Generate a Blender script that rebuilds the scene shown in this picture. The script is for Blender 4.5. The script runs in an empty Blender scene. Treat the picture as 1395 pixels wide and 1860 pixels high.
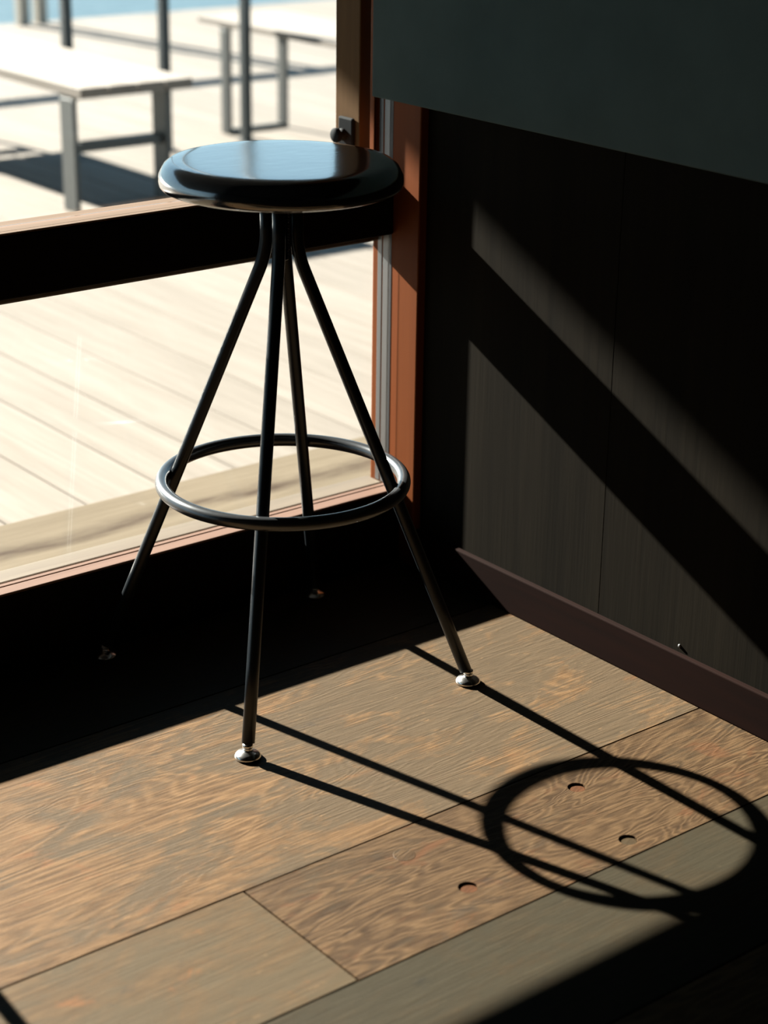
import bpy, bmesh, math, random
from mathutils import Vector, Matrix

random.seed(7)
scene = bpy.context.scene
COL = scene.collection

# ------------------------------------------------------------------ camera
cam_data = bpy.data.cameras.new('camera')
cam = bpy.data.objects.new('camera', cam_data)
COL.objects.link(cam)
cam_data.sensor_fit = 'VERTICAL'
cam_data.sensor_height = 36.0
cam_data.sensor_width = 27.0
cam_data.lens = 67.43
cam_data.clip_end = 2000
CF = Vector((0.58186, 0.72663, -0.3653))
CR = Vector((0.78377, -0.62091, 0.01336))
CU = Vector((0.21711, 0.29408, 0.93079))
CP = Vector((-1.49127, -2.09359, 1.26033))
cam.matrix_world = Matrix(((CR.x, CU.x, -CF.x, CP.x), (CR.y, CU.y, -CF.y, CP.y), (CR.z, CU.z, -CF.z, CP.z), (0, 0, 0, 1)))
cam_data.dof.use_dof = True
cam_data.dof.focus_distance = 2.72
cam_data.dof.aperture_fstop = 3.6
cam_data.dof.aperture_blades = 7
scene.camera = cam

# ------------------------------------------------------------------ world (clear sky)
world = bpy.data.worlds.new('world')
scene.world = world
world.use_nodes = True
wn, wl = world.node_tree.nodes, world.node_tree.links
wn.clear()
w_out = wn.new('ShaderNodeOutputWorld')
w_bg = wn.new('ShaderNodeBackground')
w_tc = wn.new('ShaderNodeTexCoord')
w_sep = wn.new('ShaderNodeSeparateXYZ')
w_rmp = wn.new('ShaderNodeValToRGB')
w_rmp.color_ramp.elements[0].position = 0.0
w_rmp.color_ramp.elements[0].color = (0.60, 0.86, 1.00, 1)
w_rmp.color_ramp.elements[1].position = 0.8
w_rmp.color_ramp.elements[1].color = (0.16, 0.38, 0.68, 1)
wl.new(w_tc.outputs['Generated'], w_sep.inputs[0])
wl.new(w_sep.outputs['Z'], w_rmp.inputs[0])
wl.new(w_rmp.outputs[0], w_bg.inputs[0])
w_bg.inputs[1].default_value = 1.4
wl.new(w_bg.outputs[0], w_out.inputs[0])

# ------------------------------------------------------------------ sun
sun_data = bpy.data.lights.new('sun', 'SUN')
sun_data.energy = 40.0
sun_data.angle = math.radians(0.7)
sun_data.color = (1.0, 0.95, 0.87)
sun = bpy.data.objects.new('sun', sun_data)
COL.objects.link(sun)
sun.rotation_euler = Vector((0.2756, -2.109, -1.0)).to_track_quat('-Z', 'Y').to_euler()
sun.location = (-2, 12, 7)

# ------------------------------------------------------------------ view
vs = scene.view_settings
vs.view_transform = 'Standard'
vs.look = 'None'
vs.exposure = 0.0
vs.gamma = 1.0
vs.use_curve_mapping = False
scene.cycles.use_denoising = True
scene.cycles.max_bounces = 6
scene.cycles.transparent_max_bounces = 8
scene.cycles.caustics_reflective = False
scene.cycles.caustics_refractive = False

# ================================================================== helpers
def tag(o, label=None, cat=None, group=None, kind=None):
    if label: o['label'] = label
    if cat: o['category'] = cat
    if group: o['group'] = group
    if kind: o['kind'] = kind
    return o

def empty(name, loc=(0, 0, 0)):
    o = bpy.data.objects.new(name, None)
    o.location = loc
    o.empty_display_size = 0.1
    COL.objects.link(o)
    return o

def obj(name, bm, mat, parent=None, smooth=False, loc=None):
    me = bpy.data.meshes.new(name)
    bm.normal_update()
    bm.to_mesh(me)
    bm.free()
    if smooth:
        me.polygons.foreach_set('use_smooth', [True] * len(me.polygons))
    me.materials.append(mat)
    o = bpy.data.objects.new(name, me)
    COL.objects.link(o)
    if loc is not None:
        o.location = loc
    if parent is not None:
        o.parent = parent
    return o

def add_box(bm, x0, x1, y0, y1, z0, z1, bev=0.0, seg=2):
    r = bmesh.ops.create_cube(bm, size=1.0)
    vs_ = r['verts']
    for v in vs_:
        v.co = Vector(((x0 + x1) / 2 + v.co.x * (x1 - x0), (y0 + y1) / 2 + v.co.y * (y1 - y0), (z0 + z1) / 2 + v.co.z * (z1 - z0)))
    if bev > 0:
        es = list({e for v in vs_ for e in v.link_edges})
        bmesh.ops.bevel(bm, geom=es, offset=bev, segments=seg, profile=0.5, affect='EDGES')
    return bm

def box(name, x0, x1, y0, y1, z0, z1, mat, parent=None, bev=0.0, seg=2, centre=True):
    """a box as an object whose origin sits at the box's centre (parent must be unrotated)"""
    c = Vector(((x0 + x1) / 2, (y0 + y1) / 2, (z0 + z1) / 2))
    bm = bmesh.new()
    add_box(bm, x0 - c.x, x1 - c.x, y0 - c.y, y1 - c.y, z0 - c.z, z1 - c.z, bev, seg)
    o = obj(name, bm, mat)
    if parent is not None:
        o.parent = parent
        p, off = parent, Vector()
        while p is not None:
            off += p.location
            p = p.parent
        o.location = c - off
    else:
        o.location = c
    return o

def add_lathe(bm, prof, n=48, cx=0, cy=0):
    rings = []
    for (r, z) in prof:
        if r < 1e-6:
            rings.append([bm.verts.new((cx, cy, z))])
        else:
            rings.append([bm.verts.new((cx + r * math.cos(2 * math.pi * i / n), cy + r * math.sin(2 * math.pi * i / n), z)) for i in range(n)])
    for a, b in zip(rings[:-1], rings[1:]):
        for i in range(n):
            j = (i + 1) % n
            if len(a) == 1 and len(b) == 1:
                continue
            if len(a) == 1:
                bm.faces.new((a[0], b[j], b[i]))
            elif len(b) == 1:
                bm.faces.new((a[i], a[j], b[0]))
            else:
                bm.faces.new((a[i], a[j], b[j], b[i]))
    bmesh.ops.recalc_face_normals(bm, faces=bm.faces)
    return bm

def add_tube(bm, pts, r, n=20):
    pts = [Vector(p) for p in pts]
    rings = []
    ref = Vector((0, 0, 1))
    t0 = (pts[1] - pts[0]).normalized()
    side = t0.cross(Vector((0.3, 0.9, 0.1))).normalized()
    for i, p in enumerate(pts):
        if i == 0: t = pts[1] - pts[0]
        elif i == len(pts) - 1: t = pts[-1] - pts[-2]
        else: t = (pts[i + 1] - pts[i]).normalized() + (pts[i] - pts[i - 1]).normalized()
        t.normalize()
        side = (side - t * side.dot(t)).normalized()
        up = t.cross(side)
        rings.append([bm.verts.new(p + r * (side * math.cos(2 * math.pi * k / n) + up * math.sin(2 * math.pi * k / n))) for k in range(n)])
    for a, b in zip(rings[:-1], rings[1:]):
        for k in range(n):
            bm.faces.new((a[k], a[(k + 1) % n], b[(k + 1) % n], b[k]))
    bm.faces.new(rings[0])
    bm.faces.new(rings[-1])
    bmesh.ops.recalc_face_normals(bm, faces=bm.faces)
    return bm

def add_torus(bm, R, r, z, n=96, m=20):
    rings = []
    for i in range(n):
        a = 2 * math.pi * i / n
        rings.append([bm.verts.new(((R + r * math.cos(2 * math.pi * k / m)) * math.cos(a), (R + r * math.cos(2 * math.pi * k / m)) * math.sin(a), z + r * math.sin(2 * math.pi * k / m))) for k in range(m)])
    for i in range(n):
        a, b = rings[i], rings[(i + 1) % n]
        for k in range(m):
            bm.faces.new((a[k], b[k], b[(k + 1) % m], a[(k + 1) % m]))
    bmesh.ops.recalc_face_normals(bm, faces=bm.faces)
    return bm

# ================================================================== materials
class NT:
    def __init__(self, name):
        self.m = bpy.data.materials.new(name)
        self.m.use_nodes = True
        self.n = self.m.node_tree.nodes
        self.l = self.m.node_tree.links
        self.n.clear()
        self.out = self.n.new('ShaderNodeOutputMaterial')
        self.b = self.n.new('ShaderNodeBsdfPrincipled')
        self.l.new(self.b.outputs[0], self.out.inputs[0])
    def link(self, a, b): self.l.new(a, b)
    def coords(self, scale=(1, 1, 1), offs=(0, 0, 0), kind='Object', rot=(0, 0, 0)):
        tc = self.n.new('ShaderNodeTexCoord')
        mp = self.n.new('ShaderNodeMapping')
        mp.inputs['Scale'].default_value = scale
        mp.inputs['Location'].default_value = offs
        mp.inputs['Rotation'].default_value = rot
        self.link(tc.outputs[kind], mp.inputs[0])
        return mp.outputs[0]
    def noise(self, vec, scale, detail=4, rough=0.5, dist=0.0):
        t = self.n.new('ShaderNodeTexNoise')
        t.inputs['Scale'].default_value = scale
        t.inputs['Detail'].default_value = detail
        t.inputs['Roughness'].default_value = rough
        t.inputs['Distortion'].default_value = dist
        self.link(vec, t.inputs['Vector'])
        return t.outputs[0]
    def math(self, op, a, b=0.0, c=None, clamp=False):
        t = self.n.new('ShaderNodeMath')
        t.operation = op
        t.use_clamp = clamp
        for i, v in enumerate((a, b, c)):
            if v is None: continue
            if isinstance(v, (int, float)): t.inputs[i].default_value = v
            else: self.link(v, t.inputs[i])
        return t.outputs[0]
    def ramp(self, fac, stops):
        t = self.n.new('ShaderNodeValToRGB')
        cr = t.color_ramp
        while len(cr.elements) < len(stops): cr.elements.new(0.5)
        for e, (p, c) in zip(cr.elements, stops):
            e.position = p
            e.color = (*c, 1) if not isinstance(c, (int, float)) else (c, c, c, 1)
        self.link(fac, t.inputs[0])
        return t.outputs[0]
    def mix(self, fac, a, b, mode='MIX'):
        t = self.n.new('ShaderNodeMix')
        t.data_type = 'RGBA'
        t.blend_type = mode
        for sock, v in ((t.inputs[0], fac), (t.inputs[6], a), (t.inputs[7], b)):
            if isinstance(v, (int, float)): sock.default_value = v
            elif isinstance(v, tuple): sock.default_value = (*v, 1)
            else: self.link(v, sock)
        return t.outputs[2]
    def bump(self, h, strength=0.3, dist=0.002):
        t = self.n.new('ShaderNodeBump')
        t.inputs['Strength'].default_value = strength
        t.inputs['Distance'].default_value = dist
        self.link(h, t.inputs['Height'])
        self.link(t.outputs[0], self.b.inputs['Normal'])
    def set(self, color=None, rough=None, metal=None, spec=None, coat=None, ior=None):
        for key, v in (('Base Color', color), ('Roughness', rough), ('Metallic', metal), ('Specular IOR Level', spec), ('Coat Weight', coat), ('IOR', ior)):
            if v is None: continue
            if isinstance(v, tuple): self.b.inputs[key].default_value = (*v, 1)
            elif isinstance(v, (int, float)): self.b.inputs[key].default_value = v
            else: self.link(v, self.b.inputs[key])

def plain(name, color, rough=0.6, metal=0.0, spec=0.5, var=0.12, vscale=30, bump=0.0, coat=0.0):
    t = NT(name)
    v = t.coords()
    n = t.noise(v, vscale, 5, 0.6)
    f = t.math('MULTIPLY_ADD', n, 2 * var, 1 - var)
    col = t.mix(1.0, color, f, 'MULTIPLY')
    t.set(col, rough, metal, spec, coat)
    if bump: t.bump(n, bump, 0.001)
    return t.m

ALB = 0.40
def alb(c): return tuple(v * ALB for v in c)

def floor_wood(name, wood_d, wood_l, film, red, film_lo, film_hi, seed, rings=13.0, gscale=(1.3, 6.5, 1), rough=0.5, bump=0.5, fig=0.3, wear=None):
    wood_d, wood_l, film, red = (alb(c) for c in (wood_d, wood_l, film, red))
    """worn plywood plank: contour-like figure along X, grey worn finish left in patches"""
    t = NT(name)
    v = t.coords((1, 1, 1), (seed * 3.1, seed * 1.7, 0.3))
    vg = t.coords(gscale, (seed * 2.3, seed * 5.1, seed))
    field = t.noise(vg, 1.25, 3.5, 0.55, 0.5)
    ring = t.math('MULTIPLY', field, rings * 6.283)
    grain = t.math('MULTIPLY_ADD', t.math('SINE', ring), 0.5, 0.5)
    grain = t.math('POWER', grain, 1.5)
    vf = t.coords((11, 240, 1), (seed, seed * 2, 0))
    fibre = t.noise(vf, 1.0, 4, 0.65, 0.2)
    fine = t.noise(v, 170, 5, 0.7)
    mid = t.noise(t.coords((12, 24, 1), (seed * 1.3, seed, 0)), 1.6, 5, 0.65, 0.4)
    # the figure comes and goes over the plank
    amp = t.ramp(t.noise(t.coords((2.0, 4.0, 1), (seed * 9.1, 0.4, seed)), 1.6, 3, 0.5), [(0.35, fig * 0.35), (0.65, fig)])
    g = t.math('ADD', t.math('MULTIPLY', t.math('SUBTRACT', grain, 0.4), amp),
               t.math('ADD', t.math('MULTIPLY', fibre, 0.60), t.math('MULTIPLY', mid, 0.38)), None, True)
    wood = t.ramp(g, [(0.28, wood_d), (0.72, wood_l)])
    vb = t.coords((6.0, 12.0, 1), (seed * 7.7, seed, 0))
    rb = t.noise(vb, 1.8, 5, 0.65, 0.6)
    rf = t.ramp(rb, [(0.58, 0.0), (0.70, 1.0)])
    wood = t.mix(t.math('MULTIPLY', rf, 0.6), wood, red)
    # grey finish still left in patches
    vp = t.coords((4.5, 8.0, 1), (seed * 4.4, seed * 8.2, 0))
    pf = t.noise(vp, 1.5, 7, 0.68, 0.5)
    pf = t.math('ADD', pf, t.math('MULTIPLY', t.math('SUBTRACT', g, 0.5), -0.22))
    if wear:      # more bare wood towards one end of the plank
        tc = t.n.new('ShaderNodeTexCoord'); sp = t.n.new('ShaderNodeSeparateXYZ')
        t.link(tc.outputs['Object'], sp.inputs[0])
        wx = t.math('DIVIDE', t.math('SUBTRACT', sp.outputs['X'], wear[0]), wear[1] - wear[0], None, True)
        pf = t.math('ADD', pf, t.math('MULTIPLY_ADD', wx, wear[2], -wear[2] * 0.45))
    pf = t.ramp(pf, [(film_lo, 0.0), (film_hi, 1.0)])
    filmc = t.mix(t.math('MULTIPLY', fibre, 0.9, None, True), tuple(c * 0.75 for c in film), tuple(c * 1.4 for c in film))
    col = t.mix(t.math('MULTIPLY', pf, 0.85), wood, filmc)
    # bluish grey smudges
    bl = t.ramp(t.noise(t.coords((7, 11, 1), (seed * 2.9, seed * 3.7, 1)), 1.5, 5, 0.65), [(0.62, 0.0), (0.72, 1.0)])
    col = t.mix(t.math('MULTIPLY', bl, 0.5), col, tuple(0.6 * f_ for f_ in (film[0] * 0.95, film[1] * 1.12, film[2] * 1.5)))
    # pale scuffs and dark specks
    sc = t.ramp(t.noise(t.coords((18, 46, 1), (seed, 0, seed)), 2.2, 4, 0.7), [(0.64, 0.0), (0.74, 1.0)])
    col = t.mix(t.math('MULTIPLY', sc, 0.40), col, tuple(min(1, c * 1.5) for c in wood_l))
    dk = t.ramp(t.noise(t.coords((36, 70, 1), (0, seed, 0)), 2.4, 3, 0.6), [(0.72, 0.0), (0.80, 1.0)])
    col = t.mix(t.math('MULTIPLY', dk, 0.7), col, (0.012, 0.009, 0.006))
    t.set(col, t.math('MULTIPLY_ADD', fine, 0.16, rough + 0.02), 0, 0.07)
    h = t.math('ADD', t.math('MULTIPLY', grain, 0.16), t.math('ADD', t.math('MULTIPLY', fibre, 0.8), t.math('MULTIPLY', fine, 0.35)))
    t.bump(h, bump, 0.0012)
    return t.m

def long_wood(name, dark, light, axis='Y', rough=0.7, seed=0.0, per_object=0.0, bump=0.3, spec=0.3, fine=90, streak=None):
    dark, light = alb(dark), alb(light)
    t = NT(name)
    s = {'X': (1.2, 22, 22), 'Y': (22, 1.2, 22), 'Z': (22, 22, 1.2)}[axis]
    sf = {'X': (5, fine, fine), 'Y': (fine, 5, fine), 'Z': (fine, fine, 5)}[axis]
    v = t.coords(s, (seed, seed * 2, seed * 3))
    if per_object:
        oi = t.n.new('ShaderNodeObjectInfo')
        add = t.n.new('ShaderNodeVectorMath'); add.operation = 'ADD'
        cmb = t.n.new('ShaderNodeCombineXYZ')
        k = t.math('MULTIPLY', oi.outputs['Random'], 57.0)
        for i in range(3): t.link(k, cmb.inputs[i])
        t.link(v, add.inputs[0]); t.link(cmb.outputs[0], add.inputs[1])
        v = add.outputs[0]
    n1 = t.noise(v, 1.0, 5, 0.6, 0.4)
    n2 = t.noise(t.coords(sf, (seed, 0, 0)), 1.0, 4, 0.6)
    g = t.math('ADD', t.math('MULTIPLY', n1, 0.65), t.math('MULTIPLY', n2, 0.35))
    col = t.ramp(g, [(0.30, dark), (0.68, light)])
    if per_object:
        f = t.math('MULTIPLY_ADD', oi.outputs['Random'], 2 * per_object, 1 - per_object)
        col = t.mix(1.0, col, f, 'MULTIPLY')
    if streak:
        y0, wdt, scol = streak
        tc = t.n.new('ShaderNodeTexCoord'); sp = t.n.new('ShaderNodeSeparateXYZ')
        t.link(tc.outputs['Object'], sp.inputs[0])
        wob = t.noise(t.coords((2.2, 6, 1), (3, 1, 0)), 1.0, 5, 0.6)
        yy = t.math('ADD', sp.outputs['Y'], t.math('MULTIPLY_ADD', wob, 0.16, -0.08))
        d = t.math('ABSOLUTE', t.math('SUBTRACT', yy, y0))
        brk = t.noise(t.coords((6, 30, 1), (0, 4, 0)), 1.0, 4, 0.65)
        f = t.math('MULTIPLY', t.ramp(t.math('DIVIDE', d, wdt), [(0.0, 1.0), (1.0, 0.0)]), t.ramp(brk, [(0.3, 0.25), (0.6, 1.0)]))
        col = t.mix(f, col, alb(scol))
    t.set(col, rough, 0, spec)
    t.bump(g, bump, 0.0015)
    return t.m

def glass_mat(name):
    m = bpy.data.materials.new(name)
    m.use_nodes = True
    n, l = m.node_tree.nodes, m.node_tree.links
    n.clear()
    o = n.new('ShaderNodeOutputMaterial')
    tr = n.new('ShaderNodeBsdfTransparent'); tr.inputs[0].default_value = (0.97, 0.985, 0.975, 1)
    gl = n.new('ShaderNodeBsdfGlossy'); gl.inputs['Roughness'].default_value = 0.02
    lw = n.new('ShaderNodeLayerWeight'); lw.inputs[0].default_value = 0.5
    pw = n.new('ShaderNodeMath'); pw.operation = 'POWER'; pw.inputs[1].default_value = 5.0
    l.new(lw.outputs['Facing'], pw.inputs[0])
    fr = n.new('ShaderNodeMath'); fr.operation = 'MULTIPLY_ADD'; fr.inputs[1].default_value = 0.9; fr.inputs[2].default_value = 0.035
    l.new(pw.outputs[0], fr.inputs[0])
    no = n.new('ShaderNodeTexNoise'); no.inputs['Scale'].default_value = 1.6
    tc = n.new('ShaderNodeTexCoord'); l.new(tc.outputs['Object'], no.inputs['Vector'])
    bp = n.new('ShaderNodeBump'); bp.inputs['Strength'].default_value = 0.02; bp.inputs['Distance'].default_value = 0.002
    l.new(no.outputs[0], bp.inputs['Height']); l.new(bp.outputs[0], gl.inputs['Normal'])
    mx = n.new('ShaderNodeMixShader')
    l.new(fr.outputs[0], mx.inputs[0]); l.new(tr.outputs[0], mx.inputs[1]); l.new(gl.outputs[0], mx.inputs[2])
    l.new(mx.outputs[0], o.inputs[0])
    return m

# floor planks: wood dark, wood light, grey film, red blotch
M_ROW1 = floor_wood('plank_plywood_worn', (0.110, 0.060, 0.027), (0.350, 0.202, 0.096), (0.138, 0.099, 0.060), (0.33, 0.135, 0.052), 0.47, 0.60, 2.0, 22, fig=0.22, bump=0.8, wear=(0.05, 0.75, 0.20))
M_ROW2L = floor_wood('plank_grey_worn', (0.096, 0.060, 0.030), (0.245, 0.153, 0.076), (0.136, 0.101, 0.059), (0.34, 0.135, 0.048), 0.40, 0.56, 5.3, 8, bump=0.5, fig=0.05)
M_ROW2R = floor_wood('plank_figured', (0.064, 0.035, 0.016), (0.215, 0.127, 0.061), (0.092, 0.066, 0.038), (0.20, 0.08, 0.033), 0.56, 0.74, 8.1, 26, gscale=(1.7, 7.0, 1), bump=0.9, fig=0.30)
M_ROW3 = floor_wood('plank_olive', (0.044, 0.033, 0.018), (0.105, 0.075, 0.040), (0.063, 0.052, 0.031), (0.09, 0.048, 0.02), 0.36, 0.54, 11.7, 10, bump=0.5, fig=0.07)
M_UNDER = plain('subfloor_dark', (0.010, 0.008, 0.006), 0.95)
M_PLUG = floor_wood('plug_wood', (0.14, 0.055, 0.024), (0.24, 0.10, 0.042), (0.09, 0.06, 0.035), (0.18, 0.07, 0.03), 0.6, 0.8, 3.3, 5)
M_PLUGG = floor_wood('plug_wood_pale', (0.085, 0.055, 0.028), (0.15, 0.10, 0.05), (0.09, 0.075, 0.05), (0.12, 0.07, 0.03), 0.5, 0.7, 6.1, 5)
M_PANEL = long_wood('panel_stained', (0.012, 0.0092, 0.0056), (0.029, 0.0222, 0.0136), 'Z', 0.9, 2.0, bump=0.25, fine=120, spec=0.04)
M_BASE = long_wood('baseboard_wood', (0.009, 0.0026, 0.0012), (0.024, 0.0062, 0.0028), 'Y', 0.85, 1.0, bump=0.15, spec=0.04)
M_DARKWALL = plain('dark_wall', (0.012, 0.012, 0.012), 0.9)
M_JAMB = long_wood('orange_frame_wood', (0.34, 0.084, 0.016), (0.46, 0.120, 0.025), 'Z', 0.6, 4.0, bump=0.1, spec=0.08)
M_SASH = long_wood('sash_wood', (0.17, 0.090, 0.036), (0.30, 0.165, 0.068), 'Z', 0.7, 6.0, bump=0.15, spec=0.06)
M_RAIL = long_wood('rail_wood', (0.22, 0.135, 0.080), (0.36, 0.235, 0.155), 'X', 0.6, 7.0, bump=0.15, spec=0.12)
M_SILL = long_wood('sill_wood', (0.26, 0.130, 0.080), (0.40, 0.225, 0.150), 'X', 0.5, 8.0, bump=0.15)
M_SILLOUT = long_wood('outer_sill_wood', (0.20, 0.15, 0.10), (0.34, 0.27, 0.19), 'X', 0.6, 9.0, bump=0.2)
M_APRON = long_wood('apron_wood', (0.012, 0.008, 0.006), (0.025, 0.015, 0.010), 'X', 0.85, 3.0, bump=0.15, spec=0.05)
M_CHANNEL = plain('grey_channel_metal', (0.16, 0.16, 0.16), 0.45, 0.7, var=0.05)
M_GASKET = plain('black_gasket', (0.012, 0.012, 0.012), 0.6)
M_GLASS = glass_mat('window_glass')
M_COUNTER = plain('grey_painted_board', (0.092, 0.120, 0.112), 0.9, 0, 0.04, 0.22, 9, 0.15)
M_LATCH = plain('dark_latch_metal', (0.006, 0.008, 0.009), 0.7, 0.0, 0.05)
M_STEELBLK = plain('black_powder_coat', (0.006, 0.008, 0.010), 0.33, 0.0, 0.35, 0.2, 60, 0.06)
M_RING = plain('worn_black_steel', (0.085, 0.090, 0.096), 0.26, 0.75, 0.6, 0.3, 40, 0.08)
M_CHROME = plain('chrome', (0.70, 0.69, 0.67), 0.22, 1.0, 0.5, 0.05)
M_DECK = long_wood('deck_board_wood', (0.360, 0.308, 0.255), (0.520, 0.455, 0.388), 'Y', 0.85, 3.0, 0.07, 0.25, spec=0.1)
M_BORDER = long_wood('threshold_timber_wood', (0.22, 0.165, 0.10), (0.37, 0.295, 0.200), 'X', 0.85, 5.0, 0.0, 0.3, spec=0.1, streak=(0.105, 0.042, (0.07, 0.036, 0.014)))
M_BENCHTOP = long_wood('bench_slat_wood', (0.42, 0.35, 0.28), (0.58, 0.50, 0.42), 'Y', 0.7, 13.0, 0.06, 0.2)
M_BENCHSTEEL = plain('grey_steel', (0.085, 0.088, 0.084), 0.5, 0.3, 0.4)
M_POST = plain('dark_steel_post', (0.040, 0.048, 0.050), 0.45, 0.3, 0.4)
M_RAILPOST = long_wood('railing_post_wood', (0.70, 0.60, 0.46), (0.90, 0.80, 0.65), 'Z', 0.7, 15.0)
M_CANOPY = plain('canopy_dark_timber', (0.020, 0.018, 0.016), 0.8)

def vinyl():
    t = NT('black_vinyl')
    v = t.coords((1, 1, 1))
    n1 = t.noise(v, 16, 3, 0.5, 0.6)
    n2 = t.noise(v, 320, 3, 0.6)
    n3 = t.noise(t.coords((9, 26, 9)), 1.0, 3, 0.5, 1.2)
    t.set((0.010, 0.013, 0.016), t.math('MULTIPLY_ADD', n1, 0.06, 0.12), 0, 0.5, 1.0, 1.8)
    t.b.inputs['Coat Roughness'].default_value = 0.10
    t.b.inputs['Coat IOR'].default_value = 1.9
    t.bump(t.math('ADD', t.math('MULTIPLY', n1, 0.8), t.math('ADD', t.math('MULTIPLY', n2, 0.06), t.math('MULTIPLY', n3, 0.7))), 0.35, 0.0018)
    return t.m
M_VINYL = vinyl()

def water_mat():
    t = NT('lake_water')
    v = t.coords((1, 0.35, 1))
    n = t.noise(v, 1.2, 4, 0.6)
    t.set((0.05, 0.085, 0.10), 0.35, 0, 0.35)
    t.bump(n, 0.5, 0.15)
    return t.m
M_WATER = water_mat()

# ================================================================== the setting
XW = 0.412      # lower panelling
YI = 0.222      # room side of the window wall
# ---- floor
floor = box('floor', -3.3, XW + 0.02, -4.6, YI + 0.08, -0.10, -0.018, M_UNDER)
tag(floor, 'worn wooden plank floor, sunlit in front of the window', 'floor', kind='structure')
GAP = 0.0012
def plank(x0, x1, y0, y1, mat, dz=0.0):
    return box('plank', x0 + GAP, x1 - GAP, y0 + GAP, y1 - GAP, -0.018 + dz, dz, mat, floor, 0.0005, 1)
YA, YB, XC = -0.4586, -0.684, -0.3886
plank(-2.0, XW, YA, -0.005, M_ROW1)
plank(-3.3, -2.0, YA, -0.005, M_ROW2L)
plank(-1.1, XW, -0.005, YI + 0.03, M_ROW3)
plank(-3.3, -1.1, -0.005, YI + 0.03, M_ROW1)
plank(-2.3, XC, YB, YA, M_ROW2L)
plank(-3.3, -2.3, YB, YA, M_ROW2R)
HOLES = [(0.103, -0.518), (0.063, -0.653), (-0.169, -0.614)]
HR, HD = 0.0122, 0.0024
def holed_plank(x0, x1, y0, y1, mat):
    """plank whose top is drilled with shallow round plug holes"""
    x0, x1, y0, y1 = x0 + GAP, x1 - GAP, y0 + GAP, y1 - GAP
    c = Vector(((x0 + x1) / 2, (y0 + y1) / 2, -0.009))
    bm = bmesh.new()
    top = [bm.verts.new(Vector((x, y, 0)) - c) for x, y in ((x0, y0), (x1, y0), (x1, y1), (x0, y1))]
    bot = [bm.verts.new(v.co - Vector((0, 0, 0.018))) for v in top]
    edges = [bm.edges.new((top[i_], top[(i_ + 1) % 4])) for i_ in range(4)]
    for i_ in range(4):
        bm.faces.new((top[i_], bot[i_], bot[(i_ + 1) % 4], top[(i_ + 1) % 4]))
    bm.faces.new(bot[::-1])
    rims = []
    for (hx, hy) in HOLES:
        ring = [bm.verts.new(Vector((hx + HR * math.cos(2 * math.pi * a / 28), hy + HR * math.sin(2 * math.pi * a / 28), 0)) - c) for a in range(28)]
        rims.append(ring)
        edges += [bm.edges.new((ring[a], ring[(a + 1) % 28])) for a in range(28)]
    bmesh.ops.triangle_fill(bm, edges=edges, use_beauty=True, normal=(0, 0, 1))
    for ring in rims:
        low = [bm.verts.new(v.co - Vector((0, 0, HD + 0.003))) for v in ring]
        for a in range(28):
            bm.faces.new((ring[a], low[a], low[(a + 1) % 28], ring[(a + 1) % 28]))
    bmesh.ops.recalc_face_normals(bm, faces=bm.faces)
    o = obj('plank', bm, mat, floor)
    o.location = c - floor.location
    return o
p_fig = holed_plank(XC, XW, YB, YA, M_ROW2R)
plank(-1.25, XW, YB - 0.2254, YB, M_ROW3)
plank(-3.3, -1.25, YB - 0.2254, YB, M_ROW1)
yy = YB - 0.2254
mats = [M_ROW1, M_ROW2L, M_ROW2R, M_ROW3]
k = 0
while yy > -4.5:
    w = 0.45 if k % 3 == 0 else 0.2254
    xc = [-0.9, -1.9, -0.2, -2.4][k % 4]
    plank(xc, XW, yy - w, yy, mats[k % 4])
    plank(-3.3, xc, yy - w, yy, mats[(k + 2) % 4])
    yy -= w
    k += 1
# round plugs: three sunk below the surface, one flush
def plug(x, y, mat, rad, z, tilt=0.0):
    bm = bmesh.new()
    add_lathe(bm, [(0, 0.0), (rad * 0.93, -0.0001), (rad, -0.0005), (rad, -0.004), (0, -0.004)], 28)
    o = obj('plug', bm, mat, p_fig)
    o.location = Vector((x, y, z)) - p_fig.location - floor.location
    o.rotation_euler = (tilt, tilt * 0.5, 0.4)
    return o
for (hx, hy), pm in zip(HOLES, (M_PLUG, M_PLUGG, M_PLUG)):
    plug(hx, hy, pm, HR - 0.0002, -HD, 0.03)
plug(-0.184, -0.511, M_ROW2R, 0.0145, 0.0004)

# ---- right-hand panelling under the counter, baseboard
wall_right = empty('wall_right', (XW, -2.0, 0))
tag(wall_right, 'dark stained wood panelling beside the window, crossed by slanting sunlight', 'wall', kind='structure')
JY = -0.237
for (a, b) in ((JY, YI), (JY - 1.2, JY), (JY - 2.4, JY - 1.2), (-4.6, JY - 2.4)):
    box('panel', XW, XW + 0.018, a + 0.0003, b - 0.0003, 0.0, 2.7, M_PANEL, wall_right, 0.0005, 1)
box('backing', XW + 0.018, XW + 0.06, -4.6, 0.30, -0.1, 2.7, M_DARKWALL, wall_right)
bm = bmesh.new()
add_lathe(bm, [(0, 0.0022), (0.0022, 0.0018), (0.003, 0.0), (0, -0.002)], 14)
nail = obj('nail_head', bm, M_CHANNEL, wall_right, True)
nail.rotation_euler = (0, -math.pi / 2, 0)
nail.location = Vector((XW, -0.404, 0.075)) - wall_right.location
bb = box('baseboard_right', 0.4015, XW, -4.6, YI, 0.0, 0.066, M_BASE, None, 0.002)
tag(bb, 'dark red-brown baseboard along the foot of the panelling', 'baseboard', kind='structure')

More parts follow.
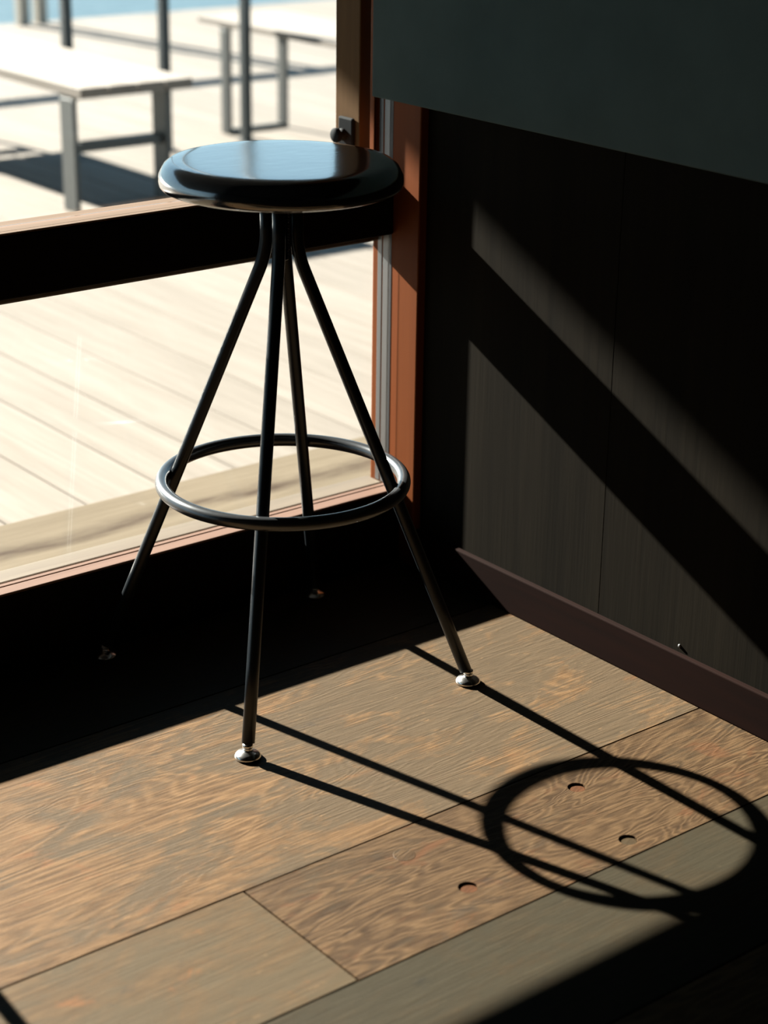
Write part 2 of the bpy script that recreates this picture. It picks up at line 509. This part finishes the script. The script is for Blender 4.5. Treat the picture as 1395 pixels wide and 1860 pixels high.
# ---- other walls and ceiling
tag(box('wall_left', -3.4, -3.3, -4.6, 0.4, -0.1, 2.7, M_DARKWALL), 'dark far side wall of the room', 'wall', kind='structure')
tag(box('wall_back', -3.4, 0.47, -4.7, -4.6, -0.1, 2.7, M_DARKWALL), 'dark wall behind the viewer', 'wall', kind='structure')
tag(box('ceiling', -3.4, 0.47, -4.7, 0.4, 2.7, 2.8, M_DARKWALL), 'dark ceiling of the room', 'ceiling', kind='structure')
JX = 0.397
wf = empty('wall_window', (0, YI, 0))
tag(wf, 'window wall with a low dark wooden apron under the glass', 'wall', kind='structure')
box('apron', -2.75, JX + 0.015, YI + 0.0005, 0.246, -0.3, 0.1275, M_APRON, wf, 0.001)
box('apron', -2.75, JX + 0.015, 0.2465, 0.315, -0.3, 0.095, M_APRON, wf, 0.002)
box('lintel', -3.4, XW, YI, 0.34, 2.2, 2.75, M_DARKWALL, wf)
box('pier', -3.4, -2.75, YI, 0.34, -0.3, 2.2, M_DARKWALL, wf)
box('pier', XW + 0.06, 1.6, 0.20, 0.303, -0.3, 2.75, M_DARKWALL, wf)

# ---- window
win = empty('window_1', (0, 0.26, 0.132))
tag(win, 'large wood-framed window with a dark mid rail overlooking the deck', 'window', kind='structure')
sill = box('sill', -2.75, JX + 0.01, YI, 0.246, 0.1280, 0.132, M_SILL, win, 0.0012)
box('glazing_channel', -2.75, JX, 0.2465, 0.2525, 0.100, 0.1265, M_GASKET, win)
box('glazing_bead', -2.75, JX, 0.2525, 0.262, 0.100, 0.1300, M_SILL, win, 0.001)
box('glazing_channel', -2.75, JX, 0.262, 0.269, 0.100, 0.125, M_GASKET, win)
box('outer_sill', -2.75, JX, 0.269, 0.312, 0.095, 0.128, M_SILLOUT, win, 0.003)
# right jamb: wooden post, grey channel, outer stop
box('jamb', JX, XW + 0.03, 0.187, 0.304, 0.0, 2.2, M_JAMB, win, 0.0025)
box('jamb_channel', JX - 0.0008, JX + 0.004, 0.262, 0.276, 0.128, 2.2, M_CHANNEL, win, 0.001)
box('jamb_channel', JX - 0.0006, JX + 0.004, 0.279, 0.290, 0.128, 2.2, M_CHANNEL, win, 0.001)
box('jamb_gasket', JX - 0.0004, JX + 0.004, 0.2545, 0.262, 0.128, 2.2, M_GASKET, win)
box('jamb', -2.80, -2.75, 0.187, 0.304, 0.0, 2.2, M_JAMB, win, 0.0025)
# mid rail
rail = box('mid_rail', -2.75, JX, 0.250, 0.286, 0.555, 0.645, M_APRON, win, 0.003)
box('rail_bead', -2.75, JX, 0.2505, 0.2625, 0.6455, 0.6485, M_RAIL, win, 0.0012)
box('rail_bead', -2.75, JX, 0.2655, 0.286, 0.6455, 0.6475, M_RAIL, win, 0.001)
box('rail_bead', -2.75, JX, 0.2865, 0.330, 0.538, 0.6460, M_RAIL, win, 0.003)
# outer stile and ledger of the upper opening
box('outer_stile', 0.405, 0.432, 0.352, 0.416, 0.576, 2.19, M_SASH, win, 0.002)
box('outer_stile', -2.75, -2.72, 0.352, 0.416, 0.576, 2.19, M_SASH, win, 0.002)
box('outer_ledger', -2.75, 0.432, 0.3305, 0.351, 0.560, 0.622, M_APRON, win, 0.002)
box('sash_stop', 0.388, JX, 0.292, 0.303, 0.6485, 2.2, M_JAMB, win, 0.001)
box('glass_pane', -2.75, JX - 0.003, 0.2560, 0.2600, 0.127, 0.556, M_GLASS, win)
box('glass_pane', -2.75, 0.392, 0.2920, 0.2960, 0.648, 2.15, M_GLASS, win)
# latch on the stile
latch = box('latch_plate', 0.398, 0.405, 0.362, 0.400, 0.672, 0.722, M_LATCH, win, 0.003)
bm = bmesh.new()
add_lathe(bm, [(0, 0.0), (0.010, 0.0), (0.010, 0.004), (0.006, 0.005), (0.006, 0.010), (0.0115, 0.011), (0.012, 0.017), (0.010, 0.019), (0, 0.0195)], 20)
kn = obj('latch_knob', bm, M_LATCH, latch, True)
kn.rotation_euler = (0, -math.pi / 2, 0)
kn.location = (-0.004, 0.004, -0.003)

# ---- counter over the panelling
ctr = empty('counter', (0.36, -2.0, 0.78))
tag(ctr, 'grey painted counter front projecting from the wall above the dark panelling', 'counter')
box('front_panel', 0.333, 0.351, -4.6, 0.229, 0.7815, 1.05, M_COUNTER, ctr, 0.002)
box('bottom_board', 0.351, XW - 0.002, -4.6, 0.186, 0.7830, 0.800, M_COUNTER, ctr)
box('end_panel', 0.351, JX - 0.002, 0.170, 0.186, 0.800, 1.05, M_COUNTER, ctr)
box('worktop', 0.320, XW - 0.002, -4.6, 0.186, 1.05, 1.085, M_COUNTER, ctr, 0.004)

# ================================================================== outside
ZD = -0.12
deck = box('deck', -4.0, 9.0, 0.34, 7.62, ZD - 0.25, ZD - 0.03, M_UNDER)
tag(deck, 'sunlit pale board deck outside the window', 'deck', kind='structure')
first = None
x = 0.262 - 0.177 * 12
while x < 8.8:
    if first is None:
        first = box('deck_board', x + 0.0025, x + 0.1745, 0.36, 7.62, ZD - 0.03, ZD, M_DECK, deck, 0.004, 1)
    else:
        o = first.copy()
        COL.objects.link(o)
        o.parent = deck
        o.location = first.location + Vector((x - x_first, 0, 0))
    if first is not None and 'x_first' not in globals():
        x_first = x
    x += 0.177
th = box('threshold_timber', -4.0, 3.0, 0.345, 0.812, ZD + 0.0005, -0.02, M_BORDER, None, 0.006)
tag(th, 'broad weathered timber threshold with a dark crack just outside the window', 'timber')

water = bmesh.new()
add_box(water, -300, 500, 7.7, 700, -1.7, -1.5)
wo = obj('water', water, M_WATER)
tag(wo, 'pale blue water beyond the edge of the deck', 'water', kind='structure')

canopy = box('canopy', -4.2, 2.85, 0.34, 4.14, 2.5435, 2.65, M_CANOPY)
tag(canopy, 'dark canopy roof over the deck', 'roof', kind='structure')

# slim steel posts
post_labels = ['slim dark steel post behind the far left end of the near bench',
               'slim dark steel post rising behind the right corner of the near bench',
               'slim dark steel post standing in front of the far bench frame']
for (px, py, lab) in zip((1.982, 2.365, 2.700), (4.10, 4.06, 4.02), post_labels):
    e = empty('canopy_post', (px, py, ZD))
    tag(e, lab, 'post', 'row of slim steel posts on the deck')
    box('post_shaft', px - 0.017, px + 0.017, py - 0.017, py + 0.017, ZD + 0.006, 2.5435, M_POST, e, 0.003)
    box('base_plate', px - 0.027, px + 0.027, py - 0.033, py + 0.033, ZD, ZD + 0.006, M_POST, e, 0.001)

# near bench: four slats on two plate-steel frames
def bench(name, x0, x1, y0, y1, ztop, thick, nslat, frames, label, legs_in, lw, ld, bar_z, bar_h, slat_mat):
    e = empty(name, ((x0 + x1) / 2, (y0 + y1) / 2, ZD))
    tag(e, label, 'bench', 'wooden benches on the deck')
    sw = (x1 - x0) / nslat
    for i in range(nslat):
        box('slat', x0 + i * sw + 0.0018, x0 + (i + 1) * sw - 0.0018, y0, y1, ztop - thick, ztop, slat_mat, e, 0.0012, 1)
    for fy in frames:
        fr = box('leg_frame', x0 + 0.004, x1 - legs_in, fy, fy + ld, ztop - thick - 0.010, ztop - thick, M_BENCHSTEEL, e)
        box('leg', x0 + 0.004, x0 + 0.004 + lw, fy, fy + ld, ZD, ztop - thick - 0.010, M_BENCHSTEEL, fr, 0.002, 1)
        box('leg', x1 - legs_in - lw, x1 - legs_in, fy, fy + ld, ZD, ztop - thick - 0.010, M_BENCHSTEEL, fr, 0.002, 1)
        box('crossbar', x0 + 0.004 + lw, x1 - legs_in - lw, fy + ld * 0.25, fy + ld * 0.75, bar_z, bar_z + bar_h, M_BENCHSTEEL, fr, 0.001, 1)
    return e
bench('bench', 1.542, 1.962, 3.247, 5.05, 0.287, 0.032, 4, (3.305, 4.75), 'near pale wooden bench with grey plate-steel legs', 0.055, 0.016, 0.085, 0.070, 0.030, M_BENCHTOP)
bench('bench', 2.735, 3.135, 3.10, 4.40, 0.314, 0.022, 4, (4.20, 3.25), 'far pale wooden bench on a dark steel loop frame', 0.105, 0.020, 0.05, ZD + 0.001, 0.016, M_BENCHTOP)

# railing at the edge of the deck
rl = empty('railing', (3.7, 7.56, ZD))
tag(rl, 'pale wooden railing posts at the far edge of the deck', 'railing')
for pxx in (-1.6, 0.8, 1.35, 3.655, 3.765, 6.3, 6.41):
    box('railing_post', pxx - 0.03, pxx + 0.03, 7.53, 7.59, ZD, 0.92, M_RAILPOST, rl, 0.003)
box('top_rail', -3.8, 8.8, 7.51, 7.61, 0.92, 0.96, M_RAILPOST, rl, 0.004)

# ================================================================== bar stool
R_SEAT, Z_W = 0.165, 0.7355
TH0 = -0.1283 + math.atan2(-math.cos(0.6752), -math.sin(0.6752))
def make_stool():
    e = empty('bar_stool', (0, 0, 0))
    # padded seat
    bm = bmesh.new()
    prof = [(0, 0.7604), (0.04, 0.7603), (0.08, 0.7600), (0.11, 0.7598), (0.13, 0.7595), (0.1435, 0.7589), (0.1510, 0.7572), (0.1575, 0.7525), (0.1620, 0.7450), (0.1645, 0.7400), (0.1650, 0.7350), (0.1648, 0.7300), (0.1638, 0.7262), (0.1618, 0.7238), (0.1585, 0.7223), (0.1540, 0.7220), (0, 0.7220)]
    add_lathe(bm, prof, 96)
    seat = obj('seat', bm, M_VINYL, e, True)
    bm = bmesh.new()
    add_torus(bm, 0.1512, 0.0014, 0.7216, 96, 8)
    obj('seat_piping', bm, M_RING, seat, True)
    bm = bmesh.new()
    add_lathe(bm, [(0, 0.7215), (0.147, 0.7215), (0.1482, 0.7200), (0.147, 0.7185), (0, 0.7185)], 64)
    obj('seat_plate', bm, M_STEELBLK, e)
    # central screw column
    bm = bmesh.new()
    prof = [(0, 0.622)]
    z = 0.622
    while z < 0.712:
        prof += [(0.0085, z), (0.0105, z + 0.002)]
        z += 0.004
    prof += [(0.0105, 0.7185), (0, 0.7185)]
    add_lathe(bm, prof, 20)
    obj('screw_column', bm, M_STEELBLK, e, True)
    bm = bmesh.new()
    add_lathe(bm, [(0, 0.7188), (0.042, 0.7188), (0.043, 0.7165), (0.042, 0.714), (0, 0.714)], 32)
    obj('mount_flange', bm, M_STEELBLK, e)
    # four legs, each bent outwards below the collar
    r0, rf, zb, zf = 0.021, 0.2695, 0.6332, 0.020
    for q in range(4):
        a = TH0 + q * math.pi / 2
        d = Vector((math.cos(a), math.sin(a), 0))
        P = lambda r, z: d * r + Vector((0, 0, z))
        top, bend, foot = P(r0, 0.715), P(r0, zb), P(rf, zf)
        u1 = Vector((0, 0, 1)); u2 = (foot - bend).normalized()
        pts = [top]
        L = 0.028
        s, t_ = bend + u1 * L, bend + u2 * L
        for i in range(9):
            w = i / 8
            pts.append(s * (1 - w) ** 2 + bend * 2 * w * (1 - w) + t_ * w * w)
        for i in range(1, 7):
            pts.append(t_.lerp(foot, i / 6))
        bm = bmesh.new()
        add_tube(bm, pts, 0.0090, 20)
        leg = obj('leg', bm, M_STEELBLK, e, True)
        bm = bmesh.new()
        cx, cy = foot.x + d.x * 0.004, foot.y + d.y * 0.004
        add_lathe(bm, [(0, 0.0), (0.0155, 0.0), (0.0180, 0.0012), (0.0182, 0.0032), (0.0165, 0.0062), (0.0125, 0.0088), (0.0080, 0.0104), (0.0058, 0.0115), (0.0055, 0.0150), (0.0072, 0.0158), (0.0072, 0.0205), (0.0045, 0.0215), (0, 0.0215)], 32, cx, cy)
        gl = obj('foot_glide', bm, M_CHROME, leg, True)
        gl['label'] = 'chrome adjustable glide'
    bm = bmesh.new()
    add_torus(bm, 0.1726, 0.0097, 0.3008)
    obj('foot_ring', bm, M_RING, e, True)
    return e
stool = make_stool()
tag(stool, 'tall black bar stool with round padded seat and foot ring in the sunlight', 'stool', 'bar stools along the window')

def copy_tree(o, parent=None):
    c = o.copy()
    COL.objects.link(c)
    c.parent = parent
    for ch in o.children:
        copy_tree(ch, c)
    return c
s2 = copy_tree(stool)
s2.location = (-0.971, 0.0, 0)
s2.rotation_euler = (0, 0, -TH0)
s2['label'] = 'second black bar stool further left along the window'
